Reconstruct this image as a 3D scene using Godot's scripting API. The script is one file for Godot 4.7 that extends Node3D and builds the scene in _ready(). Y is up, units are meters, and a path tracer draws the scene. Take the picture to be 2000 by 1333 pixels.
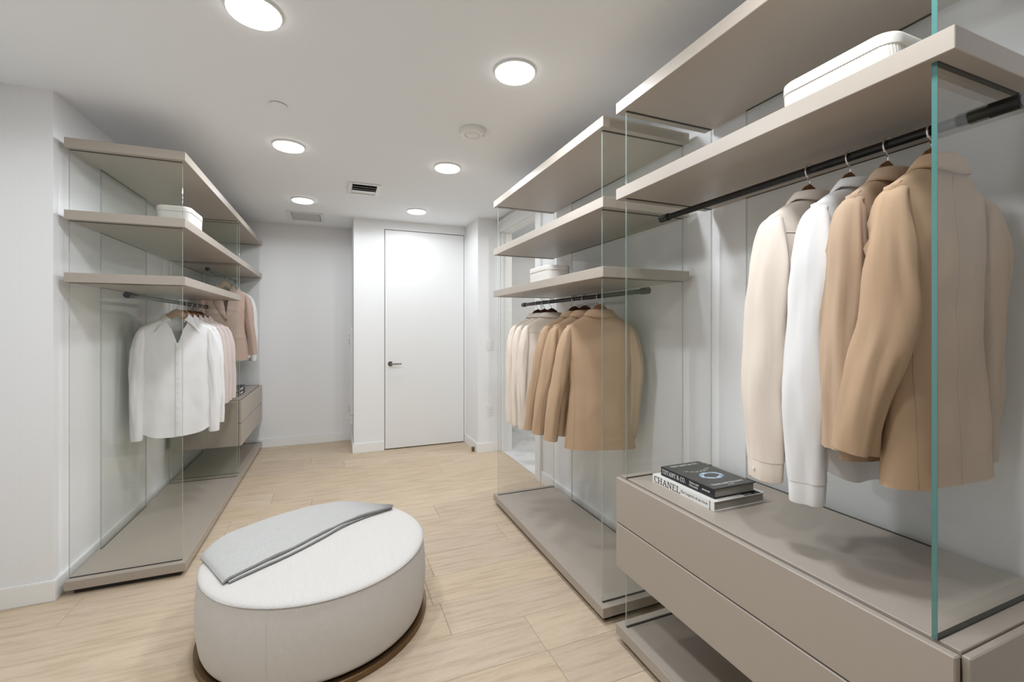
extends Node3D
# A white dressing room: open taupe and glass shelving units with hanging clothes, a round ottoman, oak floor.
# Room axes: x to the right, y up, depth d into the room (Godot z = -d). The camera looks turned to the right of the depth axis.

const CEIL := 2.535
const XL := -1.30      # left wall face
const XR := 1.675      # right wall face
const DB := 5.63       # far wall face
const DD := 5.02       # wall with the flush door
const REAR := -0.6
var M := {}
var taken := {}
var noise := FastNoiseLite.new()


func _ready() -> void:
	# ---- camera
	var cam := Camera3D.new()
	cam.name = "camera"
	var f := 860.0
	cam.near = 0.05
	cam.far = 60.0
	cam.set_frustum(0.05 * 1333.0 / f, Vector2(0.0, -28.0 / f * 0.05), 0.05, 60.0)
	cam.position = Vector3(0, 1.36, 0)
	cam.rotation.y = -atan(345.5 / f)
	add_child(cam)
	cam.current = true
	# ---- environment and exposure
	var we := WorldEnvironment.new()
	we.name = "world_environment"
	var env := Environment.new()
	env.background_mode = Environment.BG_COLOR
	env.background_color = Color(0.05, 0.05, 0.05)
	env.ambient_light_source = Environment.AMBIENT_SOURCE_DISABLED
	env.tonemap_mode = Environment.TONE_MAPPER_LINEAR
	env.tonemap_exposure = 1.04
	env.sdfgi_enabled = true
	env.ssao_enabled = true
	env.ssil_enabled = true
	we.environment = env
	add_child(we)
	noise.seed = 11
	noise.frequency = 1.0
	noise.fractal_octaves = 2
	materials()
	# ---- lamps: two rows of round ceiling panels, the row goes on behind the camera
	for d in [0.56, 1.87, 3.18, 4.495]:
		ceiling_light(-0.278, d)
		ceiling_light(0.766, d)
	ceiling_light(2.7, 3.9)
	room()
	floor_boards()
	doors()
	fittings()
	units()
	wardrobe()
	boxes_and_books()
	ottoman()


# ---------------------------------------------------------------- helpers
func numbered(n: String) -> String:
	if not taken.has(n):
		taken[n] = 0
		return n
	taken[n] += 1
	return "%s_%03d" % [n, taken[n]]


func thing(n: String, label: String, category: String, at := Vector3.ZERO, turn := 0.0, group := "") -> Node3D:
	var o := Node3D.new()
	o.name = numbered(n)
	add_child(o, true)
	o.position = at
	o.rotation.y = turn
	tag(o, label, category, group)
	return o


func tag(o: Node3D, label: String, category: String, group := "", kind := "") -> void:
	o.set_meta("label", label)
	o.set_meta("category", category)
	if group:
		o.set_meta("group", group)
	if kind:
		o.set_meta("kind", kind)


func struct(n: String, label: String, category: String) -> Node3D:
	var o := thing(n, label, category)
	o.set_meta("kind", "structure")
	return o


func part(n: String, mesh: Mesh, mat: Material, parent: Node, at := Vector3.ZERO, turn := Vector3.ZERO) -> MeshInstance3D:
	var o := MeshInstance3D.new()
	o.name = n
	o.mesh = mesh
	o.material_override = mat
	o.position = at
	o.rotation = turn
	parent.add_child(o, true)
	return o


func origin_of(n: Node) -> Vector3:
	var p := Vector3.ZERO
	while n is Node3D and n != self:
		p += (n as Node3D).position
		n = n.get_parent()
	return p


# a chamfered block between room coordinates
func block(n: String, mat: Material, parent: Node, x0: float, x1: float, y0: float, y1: float, d0: float, d1: float, bevel := 0.001) -> MeshInstance3D:
	var c := Vector3((x0 + x1) / 2, (y0 + y1) / 2, -(d0 + d1) / 2)
	return part(n, rbox(Vector3(x1 - x0, y1 - y0, d1 - d0), bevel), mat, parent, c - origin_of(parent))


func rbox(s: Vector3, b := 0.001) -> ArrayMesh:
	var st := SurfaceTool.new()
	st.begin(Mesh.PRIMITIVE_TRIANGLES)
	st.set_smooth_group(-1)
	var h := s / 2
	b = minf(b, minf(h.x, minf(h.y, h.z)) * 0.98)
	var i := h - Vector3(b, b, b)
	var axes := [Vector3.RIGHT, Vector3.UP, Vector3.BACK]
	for a in 3:
		for sg: float in [-1.0, 1.0]:
			var n: Vector3 = axes[a] * sg
			var u: Vector3 = axes[(a + 1) % 3]
			var v: Vector3 = axes[(a + 2) % 3]
			var c := n * h[a]
			var uu := u * i[(a + 1) % 3]
			var vv := v * i[(a + 2) % 3]
			quad(st, c - uu - vv, c + uu - vv, c + uu + vv, c - uu + vv, n)
	# chamfers along the twelve edges
	for a in 3:
		var u := (a + 1) % 3
		var v := (a + 2) % 3
		for su: float in [-1.0, 1.0]:
			for sv: float in [-1.0, 1.0]:
				var p := Vector3.ZERO
				p[u] = su * h[u]
				p[v] = sv * i[v]
				var q := Vector3.ZERO
				q[u] = su * i[u]
				q[v] = sv * h[v]
				var e := Vector3.ZERO
				e[a] = i[a]
				var n := Vector3.ZERO
				n[u] = su
				n[v] = sv
				quad(st, p - e, p + e, q + e, q - e, n)
	for sx: float in [-1.0, 1.0]:
		for sy: float in [-1.0, 1.0]:
			for sz: float in [-1.0, 1.0]:
				tri(st, Vector3(sx * h.x, sy * i.y, sz * i.z), Vector3(sx * i.x, sy * h.y, sz * i.z), Vector3(sx * i.x, sy * i.y, sz * h.z), Vector3(sx, sy, sz))
	return st.commit()


func tri(st: SurfaceTool, a: Vector3, b: Vector3, c: Vector3, n: Vector3) -> void:
	n = n.normalized()
	if (b - a).cross(c - a).dot(n) > 0.0:   # front faces run clockwise
		var t := b
		b = c
		c = t
	for p: Vector3 in [a, b, c]:
		st.set_normal(n)
		st.add_vertex(p)


func quad(st: SurfaceTool, a: Vector3, b: Vector3, c: Vector3, d: Vector3, n: Vector3) -> void:
	tri(st, a, b, c, n)
	tri(st, a, c, d, n)


# a smooth skin through rows of points
func skin(rows: Array, closed := false, uvs := false, smooth := true) -> ArrayMesh:
	var st := SurfaceTool.new()
	st.begin(Mesh.PRIMITIVE_TRIANGLES)
	if not smooth:
		st.set_smooth_group(-1)
	var nr := rows.size()
	for r in nr - 1:
		var a: PackedVector3Array = rows[r]
		var b: PackedVector3Array = rows[r + 1]
		var nc := a.size()
		for c in (nc if closed else nc - 1):
			var k := (c + 1) % nc
			var q := [[a[c], r, c], [b[c], r + 1, c], [b[k], r + 1, c + 1], [a[k], r, c + 1]]
			for t in [[0, 1, 2], [0, 2, 3]]:
				if q[t[0]][0].is_equal_approx(q[t[1]][0]) or q[t[1]][0].is_equal_approx(q[t[2]][0]) or q[t[0]][0].is_equal_approx(q[t[2]][0]):
					continue
				for w in t:
					if uvs:
						st.set_uv(Vector2(float(q[w][2]) / nc, float(q[w][1]) / (nr - 1)))
					st.add_vertex(q[w][0])
	st.generate_normals()
	return st.commit()


# a profile [radius, height] turned round the y axis
func lathe(profile: Array, n := 48, smooth := true) -> ArrayMesh:
	var rows := []
	for p in profile:
		var row := PackedVector3Array()
		for k in n:
			var a := TAU * k / n
			row.append(Vector3(p[0] * cos(a), p[1], p[0] * sin(a)))
		rows.append(row)
	return skin(rows, true, true, smooth)


# a tube through points with radii across (in the plane) and deep (along z)
func tube(pts: Array, n := 12, caps := true) -> ArrayMesh:
	var rows := []
	for k in pts.size():
		var c: Vector3 = pts[k][0]
		var a: Vector3 = pts[maxi(k - 1, 0)][0]
		var b: Vector3 = pts[mini(k + 1, pts.size() - 1)][0]
		var t := (b - a).normalized()
		var side := t.cross(Vector3.BACK)
		if side.length() < 0.1:
			side = t.cross(Vector3.UP)
		side = side.normalized()
		var deep := side.cross(t).normalized()
		var row := PackedVector3Array()
		for i in n:
			var al := TAU * i / n
			row.append(c + side * cos(al) * pts[k][1] + deep * sin(al) * pts[k][2])
		if caps and k == 0:
			rows.append(flat_ring(c, n))
		rows.append(row)
		if caps and k == pts.size() - 1:
			rows.append(flat_ring(c, n))
	return skin(rows, true)


func flat_ring(c: Vector3, n: int) -> PackedVector3Array:
	var row := PackedVector3Array()
	for i in n:
		row.append(c)
	return row


func cyl(r: float, h: float, n := 24, bevel := 0.001) -> ArrayMesh:
	return lathe([[0.0, h / 2], [r - bevel, h / 2], [r - bevel * 0.999, h / 2], [r, h / 2 - bevel], [r, h / 2 - bevel * 1.001], [r, -h / 2 + bevel], [r - bevel, -h / 2], [0.0, -h / 2]], n, false)


func std(c: Color, rough := 0.6, spec := 0.5) -> StandardMaterial3D:
	var m := StandardMaterial3D.new()
	m.albedo_color = c
	m.roughness = rough
	m.metallic_specular = spec
	return m


func metal(c: Color, rough := 0.3) -> StandardMaterial3D:
	var m := std(c, rough)
	m.metallic = 1.0
	return m


func noise_tex(freq: float, size := 512, normal := false, strength := 1.0, sd := 1, ramp: Gradient = null) -> NoiseTexture2D:
	var t := NoiseTexture2D.new()
	var n := FastNoiseLite.new()
	n.seed = sd
	n.frequency = freq
	n.fractal_octaves = 4
	t.noise = n
	t.width = size
	t.height = size
	t.seamless = true
	if normal:
		t.as_normal_map = true
		t.bump_strength = strength
	if ramp:
		t.color_ramp = ramp
	return t


func cloth(c: Color, weave: Texture2D, scale := 30.0) -> StandardMaterial3D:
	var m := std(c, 0.85, 0.3)
	m.rim_enabled = true
	m.rim = 0.25
	m.rim_tint = 0.6
	m.normal_enabled = true
	m.normal_texture = weave
	m.normal_scale = 0.25
	m.uv1_triplanar = true
	m.uv1_scale = Vector3(scale, scale, scale)
	m.backlight_enabled = false
	return m


func ramp(a: Color, b: Color, c: Color) -> Gradient:
	var g := Gradient.new()
	g.set_color(0, a)
	g.set_color(1, c)
	g.add_point(0.5, b)
	return g


func materials() -> void:
	M.wall = std(Color(0.96, 0.96, 0.96), 0.8, 0.25)
	M.ceiling = std(Color(0.965, 0.975, 0.985), 0.9, 0.2)
	M.trim = std(Color(0.965, 0.965, 0.96), 0.4)
	M.door = std(Color(0.955, 0.955, 0.95), 0.5)
	M.dark = std(Color(0.10, 0.095, 0.09), 0.8)
	M.taupe = std(Color(0.68, 0.638, 0.59), 0.36, 0.5)
	M.taupe.normal_enabled = true
	M.taupe.normal_texture = noise_tex(0.2, 256, true, 1.0, 9)
	M.taupe.normal_scale = 0.03
	M.taupe.uv1_triplanar = true
	M.taupe.uv1_scale = Vector3(9, 9, 9)
	M.glass = std(Color(0.50, 0.58, 0.45, 0.055), 0.0, 0.36)
	M.glass.transparency = BaseMaterial3D.TRANSPARENCY_ALPHA
	M.edge = std(Color(0.60, 0.68, 0.66, 0.22), 0.06)
	M.edge.transparency = BaseMaterial3D.TRANSPARENCY_ALPHA
	M.edge_deep = std(Color(0.36, 0.56, 0.54, 0.75), 0.06)
	M.edge_deep.transparency = BaseMaterial3D.TRANSPARENCY_ALPHA
	M.channel = std(Color(0.14, 0.12, 0.10), 0.6)
	M.black = std(Color(0.045, 0.045, 0.05), 0.38)
	M.chrome = metal(Color(0.85, 0.84, 0.82), 0.12)
	M.nickel = metal(Color(0.55, 0.53, 0.50), 0.25)
	M.bronze = metal(Color(0.52, 0.43, 0.33), 0.35)
	M.white_plastic = std(Color(0.93, 0.93, 0.92), 0.4)
	M.grille = std(Color(0.78, 0.78, 0.775), 0.5)
	M.glow = std(Color(1, 1, 1), 0.5)
	M.glow.emission_enabled = true
	M.glow.emission = Color(1.0, 0.995, 0.98)
	M.glow.emission_energy_multiplier = 4.0
	var weave := noise_tex(0.12, 512, true, 3.0, 3)
	M.white_cloth = cloth(Color(0.93, 0.925, 0.92), weave)
	M.ivory_cloth = cloth(Color(0.925, 0.875, 0.82), weave)
	M.tan_cloth = cloth(Color(0.735, 0.62, 0.505), weave)
	M.sand_cloth = cloth(Color(0.76, 0.655, 0.555), weave)
	M.blush_cloth = cloth(Color(0.83, 0.775, 0.755), weave)
	M.rose_cloth = cloth(Color(0.755, 0.655, 0.60), weave)
	M.lining = std(Color(0.62, 0.50, 0.40), 0.7)
	M.button = std(Color(0.92, 0.91, 0.88), 0.3)
	M.brown_button = std(Color(0.55, 0.42, 0.30), 0.35)
	M.seam = std(Color(0.66, 0.54, 0.43), 0.9, 0.2)
	M.wood_light = wood(Color(0.72, 0.55, 0.40), 21)
	M.wood_mid = wood(Color(0.52, 0.33, 0.18), 22)
	M.wood_dark = wood(Color(0.34, 0.19, 0.12), 23)
	M.box = std(Color(0.855, 0.84, 0.81), 0.6, 0.3)
	# upholstery: a small basket weave
	var im := Image.create(64, 64, false, Image.FORMAT_L8)
	for y in 64:
		for x in 64:
			var cx := (x / 16) % 2
			var cy := (y / 8) % 2
			var v := absf(sin(PI * (x % 16) / 16.0)) * absf(sin(PI * (y % 8) / 8.0))
			im.set_pixel(x, y, Color.from_hsv(0, 0, v * (0.75 + 0.25 * float((cx + cy) % 2))))
	var wt := ImageTexture.create_from_image(im)
	M.uphol = std(Color(0.89, 0.875, 0.855), 0.9, 0.2)
	M.uphol.rim_enabled = true
	M.uphol.rim = 0.25
	M.uphol.heightmap_enabled = true
	M.uphol.heightmap_texture = wt
	M.uphol.heightmap_scale = 0.12
	M.uphol.uv1_scale = Vector3(110, 12, 1)
	M.uphol_top = M.uphol.duplicate()
	M.uphol_top.uv1_triplanar = true
	M.uphol_top.uv1_scale = Vector3(36, 36, 36)
	# knitted throw: fine ribs
	var ik := Image.create(64, 64, false, Image.FORMAT_L8)
	for y in 64:
		for x in 64:
			ik.set_pixel(x, y, Color.from_hsv(0, 0, absf(sin(PI * x / 16.0)) * (0.8 + 0.2 * absf(sin(PI * y / 16.0 + PI * float((x / 16) % 2) / 2)))))
	M.throw = std(Color(0.80, 0.797, 0.785), 0.95, 0.15)
	M.throw.rim_enabled = true
	M.throw.rim = 0.35
	M.throw.heightmap_enabled = true
	M.throw.heightmap_texture = ImageTexture.create_from_image(ik)
	M.throw.heightmap_scale = 0.2
	M.throw.uv1_scale = Vector3(22, 70, 1)
	M.paper = std(Color(0.86, 0.85, 0.82), 0.8)
	M.page_edges = std(Color(0.80, 0.79, 0.76), 0.9)
	var ip := Image.create(4, 64, false, Image.FORMAT_RGB8)
	for y in 64:
		var v := 0.62 + 0.22 * fmod(sin(y * 12.9898) * 437.5453 + 1000.0, 1.0)
		ip.fill_rect(Rect2i(0, y, 4, 1), Color(v, v * 0.99, v * 0.96))
	M.page_edges.albedo_texture = ImageTexture.create_from_image(ip)
	M.page_edges.uv1_triplanar = true
	M.page_edges.uv1_scale = Vector3(30, 30, 30)
	M.book_white = std(Color(0.93, 0.92, 0.90), 0.45)
	M.book_black = std(Color(0.10, 0.10, 0.12), 0.4)
	M.ink = std(Color(0.04, 0.04, 0.04), 0.5)
	M.ink_grey = std(Color(0.35, 0.35, 0.36), 0.5)
	M.ink_white = std(Color(0.93, 0.93, 0.92), 0.5)
	M.marble = std(Color(0.95, 0.95, 0.95), 0.25)
	M.marble.albedo_texture = noise_tex(0.006, 512, false, 1.0, 31, ramp(Color(0.80, 0.80, 0.82), Color(0.97, 0.97, 0.97), Color(1, 1, 1)))
	M.marble.uv1_triplanar = true
	M.marble.uv1_world_triplanar = true
	M.marble.uv1_scale = Vector3(0.7, 0.7, 0.7)
	# oak: grain runs along x, five boards' worth of tone
	var grain := noise_tex(0.012, 1024, false, 1.0, 41, ramp(Color(0.885, 0.87, 0.85), Color(0.965, 0.965, 0.96), Color(1, 1, 1)))
	var fine := noise_tex(0.05, 512, false, 1.0, 43, ramp(Color(0.94, 0.935, 0.925), Color(0.985, 0.985, 0.985), Color(1, 1, 1)))
	for k in 5:
		var tone: Color = [Color(0.86, 0.78, 0.68), Color(0.875, 0.795, 0.695), Color(0.85, 0.77, 0.68), Color(0.865, 0.78, 0.675), Color(0.88, 0.80, 0.705)][k]
		var m := std(tone, 0.5, 0.4)
		m.albedo_texture = grain
		m.uv1_triplanar = true
		m.uv1_world_triplanar = true
		m.uv1_scale = Vector3(0.22, 2.2, 2.2)
		m.uv1_offset = Vector3(0.37 * k, 0.21 * k, 0.43 * k)
		m.detail_enabled = true
		m.detail_albedo = fine
		m.detail_blend_mode = BaseMaterial3D.BLEND_MODE_MUL
		m.detail_uv_layer = BaseMaterial3D.DETAIL_UV_2
		m.uv2_triplanar = true
		m.uv2_world_triplanar = true
		m.uv2_scale = Vector3(0.8, 9, 9)
		M["oak%d" % k] = m


func wood(c: Color, sd: int) -> StandardMaterial3D:
	var m := std(c, 0.4)
	m.albedo_texture = noise_tex(0.02, 256, false, 1.0, sd, ramp(Color(0.75, 0.72, 0.7), Color(0.95, 0.95, 0.95), Color(1.0, 1.0, 1.0)))
	m.uv1_triplanar = true
	m.uv1_scale = Vector3(2, 14, 14)
	return m


# ---------------------------------------------------------------- room
func ceiling_light(x: float, d: float) -> void:
	var row := "left" if x < 0.0 else "right"
	var place: String = {1.87: "nearest in view", 3.18: "middle", 4.495: "farthest", 0.56: "just overhead", -0.75: "behind the camera", 3.9: "in the bathroom"}[d]
	var lb := "round white ceiling light, %s of the %s row of lamps" % [place, row]
	if x > 2.0:
		lb = "round white ceiling light in the bathroom beyond the doorway"
	var o := thing("ceiling_light", lb, "ceiling light", Vector3(x, CEIL, -d), 0.0, "round ceiling lights")
	part("housing", lathe([[0.0, -0.0005], [0.0945, -0.0005], [0.0946, -0.001], [0.0942, -0.009], [0.0925, -0.0105], [0.0900, -0.0108]], 64), M.white_plastic, o)
	part("diffuser", lathe([[0.0900, -0.0108], [0.0895, -0.0165], [0.0870, -0.0195], [0.0800, -0.0205], [0.0, -0.0210]], 64), M.glow, o)
	# most of the light leaves straight down, the rounded diffuser throws some to the side
	var e: float = 1.4 if x > 2.0 else {0.56: 1.05, 1.87: 1.15, 3.18: 0.84, 4.495: 0.52}[d]
	var tint := Color(0.95, 0.974, 1.0) if x < 2.0 else Color(1.0, 0.985, 0.96)
	var l := AreaLight3D.new()
	l.name = "lamp"
	l.area_size = Vector2(0.15, 0.15)
	l.light_energy = e * 0.62
	l.light_color = tint
	l.shadow_enabled = true
	l.set("area_range", 12.0)
	l.set("area_attenuation", 2.0)
	l.position = Vector3(0, -0.026, 0)
	l.rotation.x = -PI / 2
	o.add_child(l)
	var sl := SpotLight3D.new()
	sl.name = "lamp_spread"
	sl.spot_angle = 88.0
	sl.spot_angle_attenuation = 0.15
	sl.spot_range = 12.0
	sl.spot_attenuation = 2.0
	sl.light_size = 0.06
	sl.light_energy = e * 0.26
	sl.light_color = tint
	sl.shadow_enabled = true
	sl.position = Vector3(0, -0.09, 0)
	sl.rotation.x = -PI / 2
	o.add_child(sl)


func wall(n: String, label: String, boxes: Array) -> Node3D:
	var o := struct(n, label, "wall")
	for b in boxes:
		block("wall_section", M.wall, o, b[0], b[1], b[2], b[3], b[4], b[5], 0.0005)
	return o


func baseboard(side: String, label: String, x0: float, x1: float, d0: float, d1: float) -> void:
	var o := struct("baseboard_" + side, label, "baseboard")
	block("board", M.trim, o, x0, x1, 0.0, 0.098, d0, d1, 0.002)
	block("cap", M.trim, o, x0 + 0.001, x1 - 0.001, 0.098, 0.103, d0 + 0.001, d1 - 0.001, 0.002)


func room() -> void:
	var c := struct("ceiling", "smooth white painted ceiling over the dressing room", "ceiling")
	block("ceiling_slab", M.ceiling, c, -1.9, 4.2, CEIL, CEIL + 0.12, -4.2, 6.0, 0.0005)
	wall("wall_left", "white wall behind the left shelving units", [[XL - 0.12, XL, 0, CEIL, 2.88, DB + 0.12]])
	wall("wall_left_return", "white wall facing the camera at the left edge, beside the left shelving", [[-1.80, XL - 0.12, 0, CEIL, 2.88, 3.0]])
	wall("wall_back", "white far wall at the end of the left shelving", [[XL, 0.306, 0, CEIL, DB, DB + 0.12]])
	wall("wall_closet_side", "white side wall of the boxed-out corner left of the flush door", [[0.186, 0.306, 0, CEIL, DD + 0.12, DB]])
	wall("wall_door", "white wall holding the flush white door", [[0.186, 0.504, 0, CEIL, DD, DD + 0.12], [0.504, 1.412, 2.436, CEIL, DD, DD + 0.12], [1.412, 1.548, 0, CEIL, DD, DD + 0.12]])
	wall("wall_right_return", "white stepped wall right of the flush door, with switch and outlet", [[1.428, 1.548, 0, CEIL, 4.54, DD], [1.548, XR + 0.12, 0, CEIL, 4.54, 4.66]])
	wall("wall_right", "white wall behind the right shelving units", [[XR, XR + 0.12, 0, CEIL, REAR, 3.57], [XR, XR + 0.12, 2.39, CEIL, 3.57, 4.49], [XR, XR + 0.12, 0, CEIL, 4.49, 4.54]])
	wall("wall_rear", "white wall behind the camera", [[-1.80, -1.15, 0, CEIL, REAR - 0.12, REAR], [1.45, XR + 0.12, 0, CEIL, REAR - 0.12, REAR], [-1.15, 1.45, 2.44, CEIL, REAR - 0.12, REAR]])
	wall("wall_hallway", "walls of the unlit hallway behind the camera", [[-1.80, -1.68, 0, CEIL, -4.0, REAR - 0.12], [XR, XR + 0.12, 0, CEIL, -4.0, REAR - 0.12], [-1.68, XR, 0, CEIL, -4.12, -4.0]])
	wall("wall_left_near", "white side wall left of the camera", [[-1.80, -1.68, 0, CEIL, REAR, 2.88]])
	wall("wall_bathroom", "white walls of the bathroom beyond the doorway", [[3.6, 3.72, 0, CEIL, 2.4, 5.6], [XR + 0.12, 3.6, 0, CEIL, 2.4, 2.52], [XR + 0.12, 3.6, 0, CEIL, 5.48, 5.6]])
	baseboard("left", "white baseboard along the left wall behind the shelving", XL, XL + 0.014, 2.88, DB)
	baseboard("left_return", "white baseboard of the wall at the left edge", -1.68, XL + 0.014, 2.866, 2.88)
	baseboard("back", "white baseboard along the far wall", XL + 0.014, 0.186, DB - 0.014, DB)
	baseboard("closet_side", "white baseboard on the side of the boxed-out corner", 0.172, 0.186, DD, DB - 0.014)
	baseboard("door_wall", "short white baseboard left of the flush door", 0.172, 0.503, DD - 0.014, DD)
	baseboard("right_return_side", "white baseboard right of the flush door", 1.414, 1.428, 4.54, DD)
	baseboard("right_return", "white baseboard under the switch and outlet", 1.414, XR, 4.526, 4.54)
	baseboard("right", "white baseboard behind the right shelving units", XR - 0.014, XR, REAR, 3.47)


func floor_boards() -> void:
	var fl := struct("floor", "pale oak plank floor", "floor")
	block("subfloor", M.dark, fl, -1.8, XR + 0.02, -0.12, -0.014, -4.1, DB + 0.1, 0.0005)
	var rng := RandomNumberGenerator.new()
	rng.seed = 7
	var known := {0: 0.825, 3: 0.5, 4: 1.026, 6: 0.693, 9: -0.46, 11: 1.105, 13: -0.226}
	var meshes := {}
	var last := 0
	for row in range(-24, 17):
		var d0 := 1.66 + 0.24 * row
		if d0 > DB:
			break
		var d1 := minf(d0 + 0.24, DB + 0.02)
		var j: float = known[row] if known.has(row) else rng.randf_range(-1.1, 1.1)
		var cuts := [-1.8]
		for x in [j - 2.2, j, j + 2.2]:
			if x > -1.7 and x < XR - 0.1:
				cuts.append(x)
		cuts.append(XR + 0.02)
		for k in cuts.size() - 1:
			var pick := rng.randi() % 5
			if pick == last:
				pick = (pick + 2) % 5
			last = pick
			var g := 0.0005
			block("plank", M["oak%d" % pick], fl, cuts[k] + g, cuts[k + 1] - g, -0.014, 0.0, d0 + g, d1 - g, 0.0012)
	var fb := struct("floor_bathroom", "white marble tile floor of the bathroom beyond the doorway", "floor")
	block("tile_bed", M.dark, fb, XR + 0.02, 3.6, -0.12, -0.012, 2.5, 5.5, 0.0005)
	for ix in 4:
		for iz in 5:
			var x0 := XR + 0.022 + ix * 0.5
			if x0 < 3.55:
				block("tile", M.marble, fb, x0, minf(x0 + 0.498, 3.6), -0.012, 0.002, 2.52 + iz * 0.6, 2.52 + iz * 0.6 + 0.598, 0.001)


func doors() -> void:
	var d := struct("door_1", "flush white door with a lever handle", "door")
	block("slab", M.door, d, 0.5105, 1.4055, 0.012, 2.4285, DD, DD + 0.045, 0.001)
	block("jamb", M.dark, d, 0.504, 1.412, 0.0, 2.436, DD + 0.05, DD + 0.11, 0.001)
	var h := Node3D.new()
	h.name = "door_handle"
	d.add_child(h)
	h.position = Vector3(0.566, 0.95, -DD)
	part("rosette", cyl(0.026, 0.009, 32), M.nickel, h, Vector3(0, 0, 0.0045), Vector3(PI / 2, 0, 0))
	part("spindle", cyl(0.010, 0.045, 20), M.nickel, h, Vector3(0, 0, 0.03), Vector3(PI / 2, 0, 0))
	part("lever", tube([[Vector3(-0.011, 0, 0.05), 0.007, 0.006], [Vector3(0.02, 0, 0.052), 0.008, 0.006], [Vector3(0.115, -0.001, 0.052), 0.0065, 0.006]], 14), M.nickel, h)
	# cased doorway in the right wall
	var o := struct("door_2", "white cased doorway to the bathroom behind the middle right shelving", "doorway")
	for c in [["casing", XR - 0.018, XR, 0.0, 2.505, 3.455, 3.575], ["casing", XR - 0.018, XR, 0.0, 2.505, 4.488, 4.538], ["casing", XR - 0.018, XR, 2.385, 2.505, 3.575, 4.488]]:
		block(c[0], M.trim, o, c[1], c[2], c[3], c[4], c[5], c[6], 0.003)
	for c in [[XR - 0.026, XR - 0.018, 0.0, 2.5, 3.455, 3.495], [XR - 0.026, XR - 0.018, 0.0, 2.5, 4.52, 4.538], [XR - 0.026, XR - 0.018, 2.465, 2.505, 3.495, 4.52]]:
		block("casing_band", M.trim, o, c[0], c[1], c[2], c[3], c[4], c[5], 0.003)
	block("jamb", M.trim, o, XR, XR + 0.12, 0.0, 2.378, 3.575, 3.592, 0.001)
	block("jamb", M.trim, o, XR, XR + 0.12, 0.0, 2.378, 4.470, 4.488, 0.001)
	block("head_jamb", M.trim, o, XR, XR + 0.12, 2.378, 2.388, 3.592, 4.470, 0.001)
	block("door_stop", M.trim, o, XR + 0.045, XR + 0.055, 0.0, 2.378, 4.455, 4.470, 0.001)
	block("strike_plate", M.nickel, o, XR + 0.062, XR + 0.088, 0.905, 0.965, 4.4675, 4.470, 0.0005)
	block("strike_slot", M.dark, o, XR + 0.070, XR + 0.080, 0.920, 0.950, 4.4668, 4.4675, 0.0002)


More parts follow.
